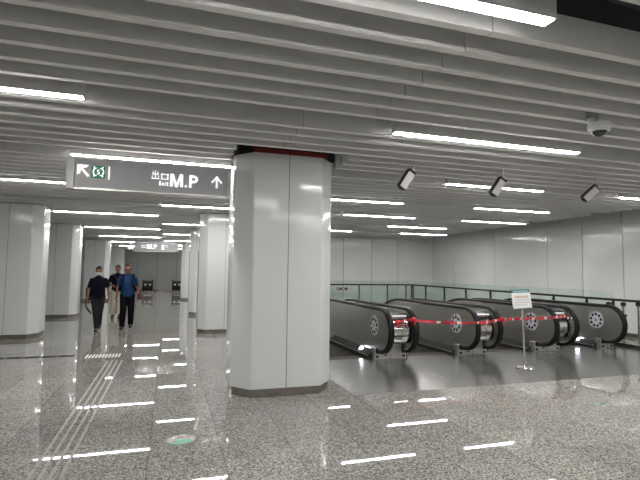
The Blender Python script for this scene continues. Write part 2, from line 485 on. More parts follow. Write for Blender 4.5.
# ------------------------------------------------------------------ hanging signs
def poly(bm, pts, y, mi, th=0.006):
    prism(bm, pts, 'y', y, y - th, mi)
def glyph_M(bm, x, z, w, h, y, mi, s=0.26):
    b = w * s
    poly(bm, [(x, z), (x + b, z), (x + b, z + h), (x, z + h)], y, mi)
    poly(bm, [(x + w - b, z), (x + w, z), (x + w, z + h), (x + w - b, z + h)], y, mi)
    poly(bm, [(x + b * 0.4, z + h), (x + b * 1.25, z + h), (x + w / 2 + b * 0.45, z), (x + w / 2 - b * 0.45, z)], y, mi)
    poly(bm, [(x + w - b * 1.25, z + h), (x + w - b * 0.4, z + h), (x + w / 2 + b * 0.45, z), (x + w / 2 - b * 0.45, z)], y, mi)
def glyph_P(bm, x, z, w, h, y, mi, s=0.34):
    b = w * s
    poly(bm, [(x, z), (x + b, z), (x + b, z + h), (x, z + h)], y, mi)
    r0 = h * 0.31; r1 = h * 0.115; zc = z + h - r0
    xc = x + w - r0
    outer = [(x + b * 0.5, z + h)] + [(xc + r0 * math.sin(a), zc + r0 * math.cos(a)) for a in [PI * k / 12 for k in range(13)]] + [(x + b * 0.5, zc - r0)]
    inner = [(x + b * 0.5, zc - r1)] + [(xc + r1 * math.sin(a), zc + r1 * math.cos(a)) for a in [PI * (12 - k) / 12 for k in range(13)]] + [(x + b * 0.5, zc + r1)]
    poly(bm, outer + inner, y, mi)
def rects(bm, x, z, w, h, y, mi, rs):
    for a, b, c, d in rs:
        poly(bm, [(x + a * w, z + b * h), (x + c * w, z + b * h), (x + c * w, z + d * h), (x + a * w, z + d * h)], y, mi)
def stroke(bm, p, q, th, y, mi):
    p = Vector(p); q = Vector(q); n = (q - p).normalized(); n = Vector((-n.y, n.x)) * th / 2
    poly(bm, [tuple(p + n), tuple(q + n), tuple(q - n), tuple(p - n)], y, mi)
CHU = [(0.45, 0.06, 0.55, 1.0), (0.13, 0.53, 0.87, 0.61), (0.13, 0.53, 0.22, 0.88), (0.78, 0.53, 0.87, 0.88), (0.02, 0.04, 0.98, 0.12), (0.02, 0.04, 0.11, 0.42), (0.89, 0.04, 0.98, 0.42)]
KOU = [(0.04, 0.08, 0.96, 0.20), (0.04, 0.80, 0.96, 0.92), (0.04, 0.08, 0.17, 0.92), (0.83, 0.08, 0.96, 0.92)]
def exit_word(bm, x, z, w, h, y, mi):
    a = w / 4.0
    rects(bm, x, z, a, h, y, mi, [(0, 0, 0.28, 1), (0, 0, 0.85, 0.2), (0, 0.4, 0.75, 0.6), (0, 0.8, 0.85, 1)])
    stroke(bm, (x + 1.15 * a, z), (x + 1.95 * a, z + h * 0.7), h * 0.17, y, mi)
    stroke(bm, (x + 1.15 * a, z + h * 0.7), (x + 1.95 * a, z), h * 0.17, y, mi)
    rects(bm, x + 2.25 * a, z, a, h, y, mi, [(0.1, 0, 0.4, 0.7), (0.1, 0.82, 0.4, 1)])
    rects(bm, x + 3.0 * a, z, a, h, y, mi, [(0.25, 0, 0.55, 0.95), (0, 0.55, 0.9, 0.72), (0.25, 0, 0.9, 0.16)])
def arrow_up(bm, xc, z, w, h, th, y, mi):
    stroke(bm, (xc, z), (xc, z + h * 0.95), th, y, mi)
    stroke(bm, (xc - w / 2, z + h * 0.48), (xc + th * 0.3, z + h * 0.98), th, y, mi)
    stroke(bm, (xc + w / 2, z + h * 0.48), (xc - th * 0.3, z + h * 0.98), th, y, mi)

def sign_body(t_, x0, x1, z0, z1, d):
    bm = B(); box2(bm, (x0, 0.012, z0 + 0.02), (x1, d, z1 - 0.015)); finish('sign_case', bm, M['signframe'], t_)
    bm = B(); box2(bm, (x0 + 0.10, 0.0, z0 + 0.022), (x1 - 0.06, 0.02, z1 - 0.02)); finish('sign_face', bm, M['signgrey'], t_)
    bm = B(); box2(bm, (x0, -0.012, z0), (x0 + 0.092, d + 0.012, z1), bev=0.006); finish('end_frame', bm, M['signframe'], t_)
    bm = B(); box2(bm, (x1 - 0.052, -0.012, z0), (x1, d + 0.012, z1), bev=0.006); finish('end_frame', bm, M['signframe'], t_)
    bm = B(); box2(bm, (x0 + 0.092, -0.008, z0), (x1 - 0.052, d + 0.008, z0 + 0.02)); finish('bottom_trim', bm, M['brushed'], t_)
    bm = B(); box2(bm, (x0 + 0.092, -0.004, z1 - 0.018), (x1 - 0.052, d + 0.004, z1)); finish('top_trim', bm, M['brushed'], t_)
    for s in (x0 + 0.35, x1 - 0.35):
        bm = B(); tube(bm, (s, d / 2, z1 - 0.01), (s, d / 2, 3.6), 0.010, seg=10); finish('hanging_rod', bm, M['signframe'], t_)

SY = 6.35
t_ = thing('hanging_sign', 'grey hanging exit sign with white M.P lettering beside the near column', 'sign', (0, SY, 0))
sign_body(t_, -1.235, 0.755, 2.60, 3.0, 0.16)
yf = -0.001
bm = B()
X = lambda v: v
# arrow to upper left
stroke(bm, (-0.985, 2.765), (-1.09, 2.885), 0.028, yf, 0)
poly(bm, [(-1.115, 2.905), (-0.985, 2.905), (-1.015, 2.868), (-1.078, 2.868), (-1.078, 2.80), (-1.115, 2.775)], yf, 0)
finish('left_arrow', bm, M['letter'], t_)
bm = B()
sq = rounded([(-0.955, 2.745), (-0.795, 2.745), (-0.795, 2.905), (-0.955, 2.905)], 0.03)
poly(bm, sq, yf, 0, 0.005)
lg = finish('green_square', bm, M['green'], t_); lg['label'] = 'green rounded square'
bm = B()
for s in (-1, 1):
    xo = -0.875 + s * 0.052
    zs = [2.762, 2.782, 2.803, 2.825, 2.847, 2.868, 2.890]
    xw = [0.0, -0.009, 0.002, 0.007, 0.002, -0.009, 0.0]
    for a in range(6):
        stroke(bm, (xo + s * xw[a], zs[a]), (xo + s * xw[a + 1], zs[a + 1] + 0.003), 0.014, yf - 0.004, 0)
    for zz, sg in ((2.783, -1), (2.868, 1)):
        stroke(bm, (xo - s * 0.006, zz), (xo - s * 0.034, zz + sg * 0.004), 0.009, yf - 0.004, 0)
for a, b in (((-0.858, 2.853), (-0.885, 2.845)), ((-0.885, 2.848), (-0.885, 2.828)), ((-0.888, 2.830), (-0.862, 2.818)), ((-0.865, 2.822), (-0.865, 2.802)), ((-0.862, 2.804), (-0.892, 2.797))):
    stroke(bm, a, b, 0.009, yf - 0.004, 0)
finish('white_emblem', bm, M['letter'], lg)
bm = B(); poly(bm, [(-0.762, 2.735), (-0.746, 2.735), (-0.746, 2.905), (-0.762, 2.905)], yf, 0); finish('divider_line', bm, M['letter'], t_)
bm = B(); rects(bm, -0.250, 2.785, 0.09, 0.115, yf, 0, CHU); rects(bm, -0.138, 2.782, 0.095, 0.085, yf, 0, KOU); finish('chinese_word', bm, M['letter'], t_)
bm = B(); exit_word(bm, -0.155, 2.708, 0.115, 0.052, yf, 0); finish('small_word', bm, M['letter'], t_)
bm = B(); glyph_M(bm, -0.024, 2.702, 0.162, 0.165, yf, 0, 0.22); rects(bm, 0.160, 2.702, 0.030, 0.030, yf, 0, [(0, 0, 1, 1)]); glyph_P(bm, 0.214, 2.702, 0.112, 0.165, yf, 0, 0.30); finish('exit_letters', bm, M['letter'], t_)
bm = B(); arrow_up(bm, 0.57, 2.715, 0.13, 0.155, 0.022, yf, 0); finish('up_arrow', bm, M['letter'], t_)

t_ = thing('hanging_sign', 'small far grey hanging exit sign at the corridor end, above the walkers', 'sign', (0, 21.5, 0))
sign_body(t_, -1.45, 0.36, 2.40, 2.80, 0.16)
bm = B(); rects(bm, -1.17, 2.55, 0.11, 0.15, yf, 0, CHU); rects(bm, -1.05, 2.55, 0.10, 0.14, yf, 0, KOU); finish('chinese_word', bm, M['letter'], t_)
bm = B(); glyph_M(bm, -0.93, 2.52, 0.20, 0.20, yf, 0); rects(bm, -0.72, 2.52, 0.04, 0.04, yf, 0, [(0, 0, 1, 1)]); glyph_P(bm, -0.66, 2.52, 0.14, 0.20, yf, 0); finish('exit_letters', bm, M['letter'], t_)
bm = B(); rects(bm, -0.33, 2.50, 0.11, 0.2, yf, 0, [(0, 0, 0.35, 1), (0, 0, 1, 0.2), (0, 0.4, 1, 0.6), (0, 0.8, 1, 1)]); rects(bm, -0.17, 2.60, 0.08, 0.1, yf, 0, KOU); finish('icon', bm, M['letter'], t_)

# ------------------------------------------------------------------ cameras on the ceiling
def cctv(x, y, tilt, turn, label):
    t_ = thing('security_camera', label, 'security camera', (x, y, 3.335), 'box security cameras hanging over the escalators')
    bm = B(); tube(bm, (0.05, 0, 0.26), (0.05, 0, -0.30), 0.014, seg=12); ball(bm, (0.05, 0, -0.31), 0.034)
    finish('mount_pole', bm, M['camwhite'], t_, smooth=40)
    bm = B(); box(bm, (0.035, 0, -0.335), (0.05, 0.05, 0.05), bev=0.008); finish('bracket', bm, M['camwhite'], t_)
    # housing axis runs down to the left; pale broad face turned toward the viewer
    R_ = Matrix.Rotation(turn, 3, 'Z') @ Matrix.Rotation(tilt, 3, 'Y') @ Matrix.Rotation(0.22, 3, 'Z')
    ax = R_ @ Vector((0, 0, -1))
    c = Vector((0.02, -0.01, -0.33)) + ax * 0.135
    bm = B(); box(bm, c, (0.125, 0.10, 0.29), R_, bev=0.014); finish('housing', bm, M['black'], t_, smooth=30)
    bm = B(); box(bm, c + R_ @ Vector((0.004, -0.052, -0.016)), (0.104, 0.010, 0.240), R_, bev=0.003); finish('face_plate', bm, M['camgrey'], t_)['label'] = 'pale grey broad face'
    bm = B(); box(bm, c + R_ @ Vector((0.0, 0.056, 0.0)), (0.135, 0.014, 0.30), R_, bev=0.004); finish('sun_shield', bm, M['camwhite'], t_)['label'] = 'white sun shield'
    bm = B(); cc = c + R_ @ Vector((0, 0, -0.148)); tube(bm, cc, cc + ax * 0.008, 0.034, seg=16); finish('lens', bm, M['dome'], t_)
cctv(3.09, 5.67, 0.56, -0.22, 'box security camera hanging right of the column, leftmost of three')
cctv(4.58, 5.67, 0.58, -0.34, 'box security camera in front of a strip lamp, middle of three')
cctv(6.36, 5.67, 0.80, -0.48, 'box security camera near the right wall, rightmost of three')
def dome_cam(x, y, z, s, label):
    t_ = thing('dome_camera', label, 'security camera', (x, y, z))
    bm = B(); lathe(bm, [(0.055 * s, 0.0), (0.115 * s, -0.005 * s), (0.12 * s, -0.02 * s), (0.12 * s, -0.062 * s), (0.105 * s, -0.078 * s), (0.09 * s, -0.082 * s)], (0, 0, 0)); finish('camera_base', bm, M['camwhite'], t_, smooth=40)
    bm = B(); ball(bm, (0, 0, -0.078 * s), (0.083 * s, 0.083 * s, 0.078 * s)); finish('dome', bm, M['dome'], t_, smooth=60)
    bm = B(); lathe(bm, [(0.093 * s, 0.0), (0.105 * s, -0.004), (0.104 * s, -0.02 * s), (0.092 * s, -0.026 * s)], (0, 0, -0.072 * s)); finish('dome_ring', bm, M['camwhite'], t_, smooth=40)
    bm = B(); tube(bm, (0, 0, 0), (0, 0, 3.6 - z), 0.022, seg=12); tube(bm, (-0.07 * s, 0.03, 0.0), (-0.07 * s, 0.03, 0.05), 0.045 * s, seg=16); finish('mount', bm, M['camwhite'], t_, smooth=40)
dome_cam(3.92, 3.43, 3.09, 0.86, 'white dome camera under the ceiling at upper right')
dome_cam(-2.05, 27.7, 2.85, 1.3, 'tiny far dome camera under the corridor ceiling left of the far sign')

# ------------------------------------------------------------------ escalators
UC = [2.20, 4.03, 5.84, 7.70, 9.50]        # centre of each shared newel
HS = 0.25                                   # handrail offset from that centre
NY, NZ, NR_ = 8.0, 0.555, 0.395             # newel arc centre and radius of the handrail centre line
SL = math.radians(30)
def rail_path(r, y_end=15.0, start=-PI * 0.5, tail=0.24):
    """from the foot of the newel round its front, back along the top and down the slope"""
    p = []
    if tail: p.append((NY + tail, NZ - r))
    for k in range(0, 21):
        a = start - PI * k / 20 * 1.0
        p.append((NY + r * math.cos(a), NZ + r * math.sin(a)))
    y0 = 10.7; R0 = 2.4
    zt = NZ + r
    p += [(NY + (y0 - NY) * k / 4, zt) for k in range(1, 5)]
    yc, zc = y0, zt - R0
    for k in range(1, 9):
        a = SL * k / 8
        p.append((yc + R0 * math.sin(a), zc + R0 * math.cos(a)))
    yl, zl = p[-1]
    L_ = (y_end - yl)
    p.append((yl + L_, zl - L_ * math.tan(SL)))
    return p
def sec_round(w, h):
    return [(-w / 2, -h * 0.25), (-w / 2 + 0.012, -h / 2), (w / 2 - 0.012, -h / 2), (w / 2, -h * 0.25), (w / 2, h * 0.2), (w / 2 - 0.015, h / 2), (-w / 2 + 0.015, h / 2), (-w / 2, h * 0.2)]
def floor_line(y):
    """top of the truss line (height of the landing then the slope) used for skirts and steps"""
    y0 = 10.5
    return 0.0 if y < y0 else -(y - y0) * math.tan(SL)

def balustrade(parent, xr, side, cxo):
    """xr: handrail x; side=+1 when the steps are to the right of it (so the panel faces +x), -1 otherwise"""
    x = xr - cxo
    th = 0.045
    # solid steel panel
    r = NR_ - 0.045
    top = rail_path(r, 14.8, tail=0)
    bot = [(14.8, top[-1][1] - 0.95), (13.0, floor_line(13.0) + 0.02 - 0.1), (11.0, floor_line(11) - 0.02), (10.4, 0.015), (8.22, 0.015), (8.22, NZ - r)]
    bm = B()
    prism(bm, list(top) + bot, 'x', x - th / 2, x + th / 2)
    for yy in (9.55, 11.1): box2(bm, (x - th / 2 - 0.0006, yy - 0.003, 0.12), (x + th / 2 + 0.0006, yy + 0.003, NZ + r - 0.16 if yy > 11 else NZ + r - 0.03), mi=1)
    p = finish('balustrade_panel', bm, [M['panel'], M['seam']], parent)
    # handrail and its polished guide
    bm = B(); sweep_yz(bm, rail_path(NR_, 15.0), sec_round(0.11, 0.058), x)
    finish('handrail', bm, M['rubber'], parent, smooth=50)['label'] = 'black rubber handrail'
    bm = B(); sweep_yz(bm, rail_path(NR_ - 0.034, 14.95, tail=0.1), [(-0.034, -0.012), (0.034, -0.012), (0.034, 0.012), (-0.034, 0.012)], x)
    finish('handrail_guide', bm, M['chrome'], parent, smooth=40)
    bm = B(); box(bm, (x, 8.16, NZ - NR_ + 0.0), (0.115, 0.14, 0.10), bev=0.03); finish('handrail_inlet', bm, M['rubber'], parent, smooth=40)
    # sloping skirt deck beside the steps
    s = side
    path = [(8.26, 0.0), (10.5, 0.0)] + [(10.5 + k * 0.25, floor_line(10.5 + k * 0.25)) for k in range(1, 15)]
    bm = B()
    sec = [(s * 0.02, 0.15), (s * 0.16, 0.06), (s * 0.16, -0.30), (s * 0.02, -0.30)]
    sweep_yz(bm, path, sec, x)
    finish('skirt', bm, M['darksteel'], parent)['label'] = 'dark sloping skirt board'
    bm = B(); sweep_yz(bm, path, [(s * 0.158, 0.060), (s * 0.168, 0.064), (s * 0.170, 0.050), (s * 0.160, 0.046)], x)
    finish('skirt_trim', bm, M['brushed'], parent)
    return p

def medallion(parent, x, y, z, s):
    """round vent disc with a ring of nine dark holes; s is the way it faces along x"""
    bm = B()
    tube(bm, (x, y, z), (x + s * 0.006, y, z), 0.185, seg=40)
    n = 9
    for k in range(n):
        a = 2 * PI * k / n + 0.2
        yy, zz = y + 0.13 * math.cos(a), z + 0.13 * math.sin(a)
        tube(bm, (x + s * 0.004, yy, zz), (x + s * 0.0085, yy, zz), 0.033, seg=16, mi=1)
    tube(bm, (x + s * 0.004, y, z), (x + s * 0.009, y, z), 0.036, seg=20, mi=2)
    tube(bm, (x + s * 0.004, y, z), (x + s * 0.011, y, z), 0.016, seg=16, mi=0)
    finish('vent_disc', bm, [M['medal'], M['black'], M['blue']], parent)['label'] = 'round pale vent disc with dark holes'

def newel_cover(parent, cx_, cxo, half, n_key):
    x = cx_ - cxo
    r = NR_ - 0.09
    p = rail_path(r, 14.6, tail=0.0)[5:]
    w = half - 0.045
    bm = B(); sweep_yz(bm, p, [(-w, -0.015), (w, -0.015), (w, 0.0), (-w, 0.0)], x)
    # horizontal joints across the curved cover
    for a in (PI * 1.08, PI * 0.83, PI * 0.68):
        yy, zz = NY + (r + 0.003) * math.cos(a), NZ + (r + 0.003) * math.sin(a)
        box(bm, (x, yy, zz), (2 * w, 0.008, 0.012), Matrix.Rotation(a, 3, 'X'), mi=1)
    box(bm, (x, NY - r - 0.001, NZ - 0.12), (0.004, 0.006, 0.3), mi=1)
    finish('newel_cover', bm, [M['chrome'], M['darksteel']], parent, smooth=40)['label'] = 'polished curved steel cover between two handrails'
    # black comb-light band and white notice strip on top of the curve
    bm = B()
    for a, hgt, k in ((PI * 0.60, 0.10, 0), (PI * 0.745, 0.035, 0)):
        yy, zz = NY + (r + 0.010) * math.cos(a), NZ + (r + 0.010) * math.sin(a)
        box(bm, (x, yy, zz), (2 * w * 0.96, 0.012, hgt), Matrix.Rotation(a, 3, 'X') , mi=k)
    finish('dark_band', bm, M['black'], parent)
    a = PI * 0.67
    bm = B(); yy, zz = NY + (r + 0.012) * math.cos(a), NZ + (r + 0.012) * math.sin(a)
    box(bm, (x, yy, zz), (2 * w * 0.8, 0.012, 0.045), Matrix.Rotation(a, 3, 'X')); finish('notice_strip', bm, M['white'], parent)['label'] = 'white strip on the newel top'
    # foot plate
    bm = B()
    b = half + 0.08
    box2(bm, (x - b, 8.15, 0.0), (x + b, 8.30, 0.205), bev=0.006)
    box2(bm, (x - half + 0.06, 8.08, 0.10), (x + half - 0.06, 8.2, 0.30)) if half > 0.2 else None
    box2(bm, (x - 0.003, 8.146, 0.0), (x + 0.003, 8.16, 0.205), mi=1)
    f = finish('foot_plate', bm, [M['brushed'], M['seam']], parent)
    for k, xx in enumerate([-b + 0.055, b - 0.055, -0.10][:n_key]):
        bm = B(); box(bm, (x + xx, 8.148, 0.05 if k < 2 else 0.085), (0.05, 0.014, 0.045)); finish('key_switch', bm, M['black'], f)
    bm = B()
    box2(bm, (x - half + 0.03, 8.30, 0.0), (x + half - 0.03, 10.3, NZ + 0.1))
    finish('inner_frame', bm, M['darksteel'], parent)

ELAB = ['leftmost steel escalator, partly hidden by the near white column, red tape knotted on its end',
        'second steel escalator from the left, crossed by red tape',
        'third steel escalator from the left, directly behind the sign stand',
        'rightmost steel escalator with a single handrail, beside the right glass fence']
for e in range(4):
    xa, xb = UC[e] + HS, UC[e + 1] - HS
    cxo = (xa + xb) / 2
    t_ = thing('escalator', ELAB[e], 'escalator', (cxo, 8.2, 0), 'four escalators side by side')
    t_.location = (cxo, 0, 0)
    if e == 0: balustrade(t_, xa, 1, cxo)
    balustrade(t_, xb, -1, cxo)
    if e < 3: balustrade(t_, UC[e + 1] + HS, 1, cxo)
    medallion(t_, xb - cxo - 0.0225, 8.30, 0.615, -1)
    if e < 3: newel_cover(t_, UC[e + 1], cxo, HS, 3)
    else:
        newel_cover(t_, UC[e + 1] - HS + 0.11, cxo, 0.10, 2)
    if e in (0, 3):
        bm = B(); xx = xb - cxo - 0.075
        tube(bm, (xx + 0.01, 8.77, 0.10), (xx - 0.022, 8.77, 0.128), 0.042, seg=20)
        finish('skirt_lamp', bm, M['skylight'], t_)['label'] = 'small round blue-white lamp in the skirt'
    # comb plate and steps
    hw = (xb - xa) / 2 - 0.17
    bm = B()
    box2(bm, (-hw, PITY0 - 0.002, -0.10), (hw, 8.62, -0.006))
    for k in range(24):
        xx = -hw + (k + 0.5) * 2 * hw / 24
        box2(bm, (xx - 0.008, 8.62, -0.03), (xx + 0.008, 8.70, -0.012))
    finish('comb_plate', bm, M['step'], t_)
    for k in range(9):
        y0 = 8.66 + 0.405 * k
        z = -0.02 if y0 < 10.2 else -0.02 - (y0 - 10.2) * math.tan(SL)
        bm = B()
        box2(bm, (-hw, y0, z - 0.22), (hw, y0 + 0.40, z - 0.012))
        for g in range(28):
            xx = -hw + (g + 0.5) * 2 * hw / 28
            box2(bm, (xx - 0.007, y0 + 0.004, z - 0.012), (xx + 0.007, y0 + 0.396, z))
        box2(bm, (-hw, y0 + 0.37, z - 0.02), (hw, y0 + 0.398, z + 0.0015), mi=1)
        finish('step', bm, [M['step'], M['skirting']], t_)

# far pair of escalator newels at the corridor's end
def far_newel(x, y, label):
    t_ = thing('escalator', label, 'escalator', (x, y, 0), 'far escalators at the corridor end')
    r = 0.36
    arc = [(r * math.cos(a), 0.52 + r * math.sin(a)) for a in [-PI / 2 - PI * k / 16 for k in range(17)]]
    path = [(0.2, 0.16)] + arc + [(1.6, 0.88)]
    for s in (-1, 1):
        bm = B(); sweep_yz(bm, path, sec_round(0.11, 0.08), s * 0.29); finish('handrail', bm, M['rubber'], t_, smooth=40)
        bm = B(); prism(bm, [(p[0], 0.52 + (p[1] - 0.52) * 0.88) for p in arc] + [(1.6, 0.83), (1.6, 0.02), (0.2, 0.02), (0.2, 0.2)], 'x', s * 0.29 - 0.03, s * 0.29 + 0.03); finish('balustrade_panel', bm, M['panel'], t_)
        bm = B(); box(bm, (s * 0.15, -0.31, 0.60), (0.11, 0.03, 0.08)); finish('white_plate', bm, M['white'], t_)
    bm = B(); sweep_yz(bm, [(p[0] * 0.85, 0.52 + (p[1] - 0.52) * 0.85) for p in arc] + [(1.6, 0.82)], [(-0.26, -0.01), (0.26, -0.01), (0.26, 0.01), (-0.26, 0.01)], 0); finish('newel_cover', bm, M['darksteel'], t_, smooth=40)
    bm = B(); box2(bm, (-0.34, 0.1, 0), (0.34, 0.25, 0.17)); finish('foot_plate', bm, M['skirting'], t_)
far_newel(-1.36, 34.8, 'tiny far escalator newel standing free before the end wall')
far_newel(0.58, 34.8, 'tiny far escalator newel half hidden by the right-hand columns')

# ------------------------------------------------------------------ glass fences
def fence(name_label, p0, p1, posts, glass_to, rz0, rz1, zg):
    p0 = Vector(p0); p1 = Vector(p1); L_ = (p1 - p0).length; d = (p1 - p0).normalized()
    t_ = thing('glass_fence', name_label, 'fence', (p0.x, p0.y, 0), 'glass fences round the escalator well')
    ang = math.atan2(d.y, d.x)
    t_.rotation_euler = (0, 0, ang)
    rz = lambda s: rz0 + (rz1 - rz0) * s / L_
    bm = B(); box2(bm, (0, -0.05, 0.0), (L_, 0.05, 0.08)); finish('kerb', bm, M['skirting'], t_)
    for s in posts:
        bm = B(); box2(bm, (s - 0.012, -0.03, 0.06), (s + 0.012, 0.03, rz(s) - 0.015)); tube(bm, (s, -0.05, rz(s) - 0.09), (s, 0.03, rz(s) - 0.09), 0.018, seg=10); finish('post', bm, M['darksteel'], t_)
    ps = [p for p in posts if p <= glass_to + 0.01]
    for a, b in zip(ps[:-1], ps[1:]):
        bm = B(); box2(bm, (a + 0.015, 0.04, 0.09), (b - 0.015, 0.052, zg)); finish('glass_pane', bm, M['glass'], t_)
    bm = B(); tube(bm, (0, -0.02, rz0), (L_, -0.02, rz1), 0.028, seg=14); finish('handrail', bm, M['darksteel'], t_, smooth=40)
bx0 = 2.35
fence('glass fence with dark rail along the back of the escalator well', (bx0, 18.62, 0), (10.25, 18.62, 0),
      [0.03, 1.4, 2.75, 4.05, 5.38, 6.70, 7.60, 7.87], 7.9, 1.10, 1.10, 1.27)
RF = lambda y: 9.95 + 0.30 * (y - 7.0) / 11.6
fence('glass fence with dark rail along the right side of the escalator well', (RF(18.55), 18.55, 0), (RF(7.0), 7.0, 0),
      [0.03, 1.15, 2.6, 4.05, 5.45, 6.75, 8.2, 9.3, 10.05, 11.45], 10.1, 1.10, 1.045, 1.25)

# steel stanchions between the fence and the right wall
for k, (x, y) in enumerate(((10.42, 9.0), (10.72, 8.85), (11.05, 8.72))):
    t_ = thing('stanchion', 'steel post with round head between glass fence and right wall, %s from the left' % ORD[k], 'post', (x, y, 0), 'steel posts beside the right wall')
    bm = B(); tube(bm, (0, 0, 0.012), (0, 0, 0.88), 0.026, seg=14); finish('pole', bm, M['steel'], t_, smooth=40)
    bm = B(); lathe(bm, [(0.03, 0.86), (0.056, 0.875), (0.06, 0.93), (0.05, 0.955), (0.02, 0.965)], (0, 0, 0)); finish('head', bm, M['darksteel'], t_, smooth=40)
    bm = B(); lathe(bm, [(0.09, 0), (0.09, 0.012), (0.03, 0.03)], (0, 0, 0)); finish('base_plate', bm, M['steel'], t_, smooth=30)
bm = B(); box(bm, (0, 0, 0), (0.10, 0.10, 0.085), bev=0.02); tube(bm, (0.02, -0.04, 0.0), (0.05, -0.08, -0.02), 0.035, seg=14, mi=1)
o = finish('clamp_bracket', bm, [M['chrome'], M['darksteel']], smooth=40, loc=(10.62, 8.80, 0.65)); tag(o, 'polished clamp on the middle steel post beside the rightmost escalator', 'bracket')

# stickers seen on the back glass
t_ = thing('safety_sticker', 'strip of four small round red and black stickers on the back glass', 'sticker', (6.97, 18.655, 0.92))
for k in range(4):
    bm = B(); tube(bm, (-0.20 + k * 0.13, 0.0, 0), (-0.20 + k * 0.13, -0.006, 0), 0.062, seg=18); finish('dot', bm, M['red'] if k in (0, 2) else M['black'], t_)
    bm = B(); tube(bm, (-0.20 + k * 0.13, -0.004, 0), (-0.20 + k * 0.13, -0.009, 0), 0.03 if k % 2 == 0 else 0.018, seg=14); finish('pale_centre', bm, M['white'] if k % 2 == 0 else M['pink'], t_)
for x, z, w, lab in ((9.45, 0.93, 0.36, 'pale green rectangular sticker on the back glass, middle'),):
    bm = B(); box2(bm, (x - w / 2, 18.648, z - 0.09), (x + w / 2, 18.655, z + 0.09))
    for k in range(7): box2(bm, (x - w / 2 + 0.02 + k * 0.047, 18.646, z - 0.06 + 0.02 * (k % 2)), (x - w / 2 + 0.045 + k * 0.047, 18.65, z + 0.06), mi=1)
    tag(finish('glass_sticker', bm, [M['palemint'], M['greyprint']]), lab, 'sticker')
yy = 16.9
bm = B(); box2(bm, (RF(yy) - 0.062, yy - 0.28, 0.80), (RF(yy) - 0.056, yy + 0.28, 1.0))
tag(finish('glass_sticker', bm, [M['palemint']]), 'pale green rectangular sticker on the right-hand glass fence near its far corner', 'sticker')

# ------------------------------------------------------------------ sign stand and barrier tape
t_ = thing('sign_stand', 'white notice with teal header on a thin steel pole before the escalators', 'sign', (5.93, 6.79, 0))
bm = B(); lathe(bm, [(0.155, 0.0), (0.155, 0.012), (0.14, 0.024), (0.03, 0.034), (0.016, 0.05)], (0, 0, 0), 32); finish('base', bm, M['chrome'], t_, smooth=30)
bm = B(); tube(bm, (0, 0, 0.03), (-0.045, 0, 1.03), 0.014, seg=14); finish('pole', bm, M['brushed'], t_, smooth=40)
rz = Matrix.Rotation(0.18, 3, 'Z') @ Matrix.Rotation(-0.14, 3, 'X') @ Matrix.Rotation(-0.02, 3, 'Y')
cB = Vector((-0.06, -0.015, 1.165))
bm = B(); box(bm, cB, (0.47, 0.02, 0.27), rz, bev=0.004); bd = finish('board', bm, M['white'], t_)
bm = B(); box(bm, cB + rz @ Vector((0, 0.002, 0.155)), (0.46, 0.018, 0.075), rz, bev=0.003); finish('header', bm, M['teal'], t_)['label'] = 'teal header strip'
bm = B()
rnd = random.Random(3)
for (zz, hh, mi, a, b) in ((0.062, 0.040, 0, -0.17, 0.16), (0.010, 0.016, 1, -0.19, 0.18), (-0.035, 0.016, 0, -0.19, 0.17), (-0.075, 0.016, 1, -0.19, 0.10)):
    bm = B()
    x = a
    while x < b:
        w = rnd.uniform(0.012, 0.03)
        box(bm, cB + rz @ Vector((x, -0.011, zz)), (w, 0.002, hh * rnd.uniform(0.6, 1)), rz, mi=mi); x += w + rnd.uniform(0.006, 0.014)
    finish('faded_print', bm, [M['pink'], M['greyprint']], bd)
bm = B()
x = -0.18
while x < 0.17:
    w = rnd.uniform(0.016, 0.034); box(bm, cB + rz @ Vector((x, -0.008, 0.158)), (w, 0.002, 0.026), rz); x += w + 0.014
finish('header_print', bm, M['greyprint'], bd)
bm = B(); box(bm, (-0.05, 0.012, 1.05), (0.06, 0.03, 0.10), rz, bev=0.005); finish('clip', bm, M['steel'], t_)

def tape(bm, pts, w, sag=0.03, n=14, striped=True):
    P = []
    for (a, b) in zip(pts[:-1], pts[1:]):
        a = Vector(a); b = Vector(b)
        for k in range(n):
            s = k / n
            q = a.lerp(b, s); q.z -= sag * 4 * s * (1 - s) * (b - a).length / 2
            P.append(q)
    P.append(Vector(pts[-1]))
    prev = None
    for i, q in enumerate(P):
        tw = 0.35 * math.sin(i * 0.8)
        d = (P[min(i + 1, len(P) - 1)] - P[max(0, i - 1)]).normalized()
        side = d.cross(Vector((0, 0, 1))).normalized()
        up = Vector((0, 0, 1)) * math.cos(tw) + side * math.sin(tw)
        nr = d.cross(up).normalized() * 0.0015
        ring = [bm.verts.new(q + up * w / 2 + nr), bm.verts.new(q - up * w / 2 + nr), bm.verts.new(q - up * w / 2 - nr), bm.verts.new(q + up * w / 2 - nr)]
        if prev:
            mi = 0 if (not striped or (i // 1) % 5 != 3) else 1
            for j in range(4):
                f = bm.faces.new((prev[j], prev[(j + 1) % 4], ring[(j + 1) % 4], ring[j])); f.material_index = mi
        prev = ring
T_ = thing('barrier_tape', 'red and white barrier tape strung across the escalator entrances', 'tape', (4.03, 7.6, 0.74))
T_.location = (0, 0, 0)
bm = B()
yq = 7.60
tape(bm, [(3.85, yq + 0.02, 0.75), (4.20, yq - 0.01, 0.79), (4.32, yq - 0.02, 0.76), (5.55, yq - 0.01, 0.70), (6.10, yq - 0.02, 0.755), (5.895 + 0.04, 6.77, 0.83)][:5], 0.045, 0.02)
finish('tape_run', bm, [M['red_tape'], M['white_tape']], T_)
bm = B()
tape(bm, [(6.10, yq - 0.02, 0.76), (5.91, 6.772, 0.855), (7.45, yq - 0.01, 0.775), (7.74, yq + 0.03, 0.79)], 0.05, 0.015)
finish('tape_run', bm, [M['red_tape'], M['white_tape']], T_)
bm = B()
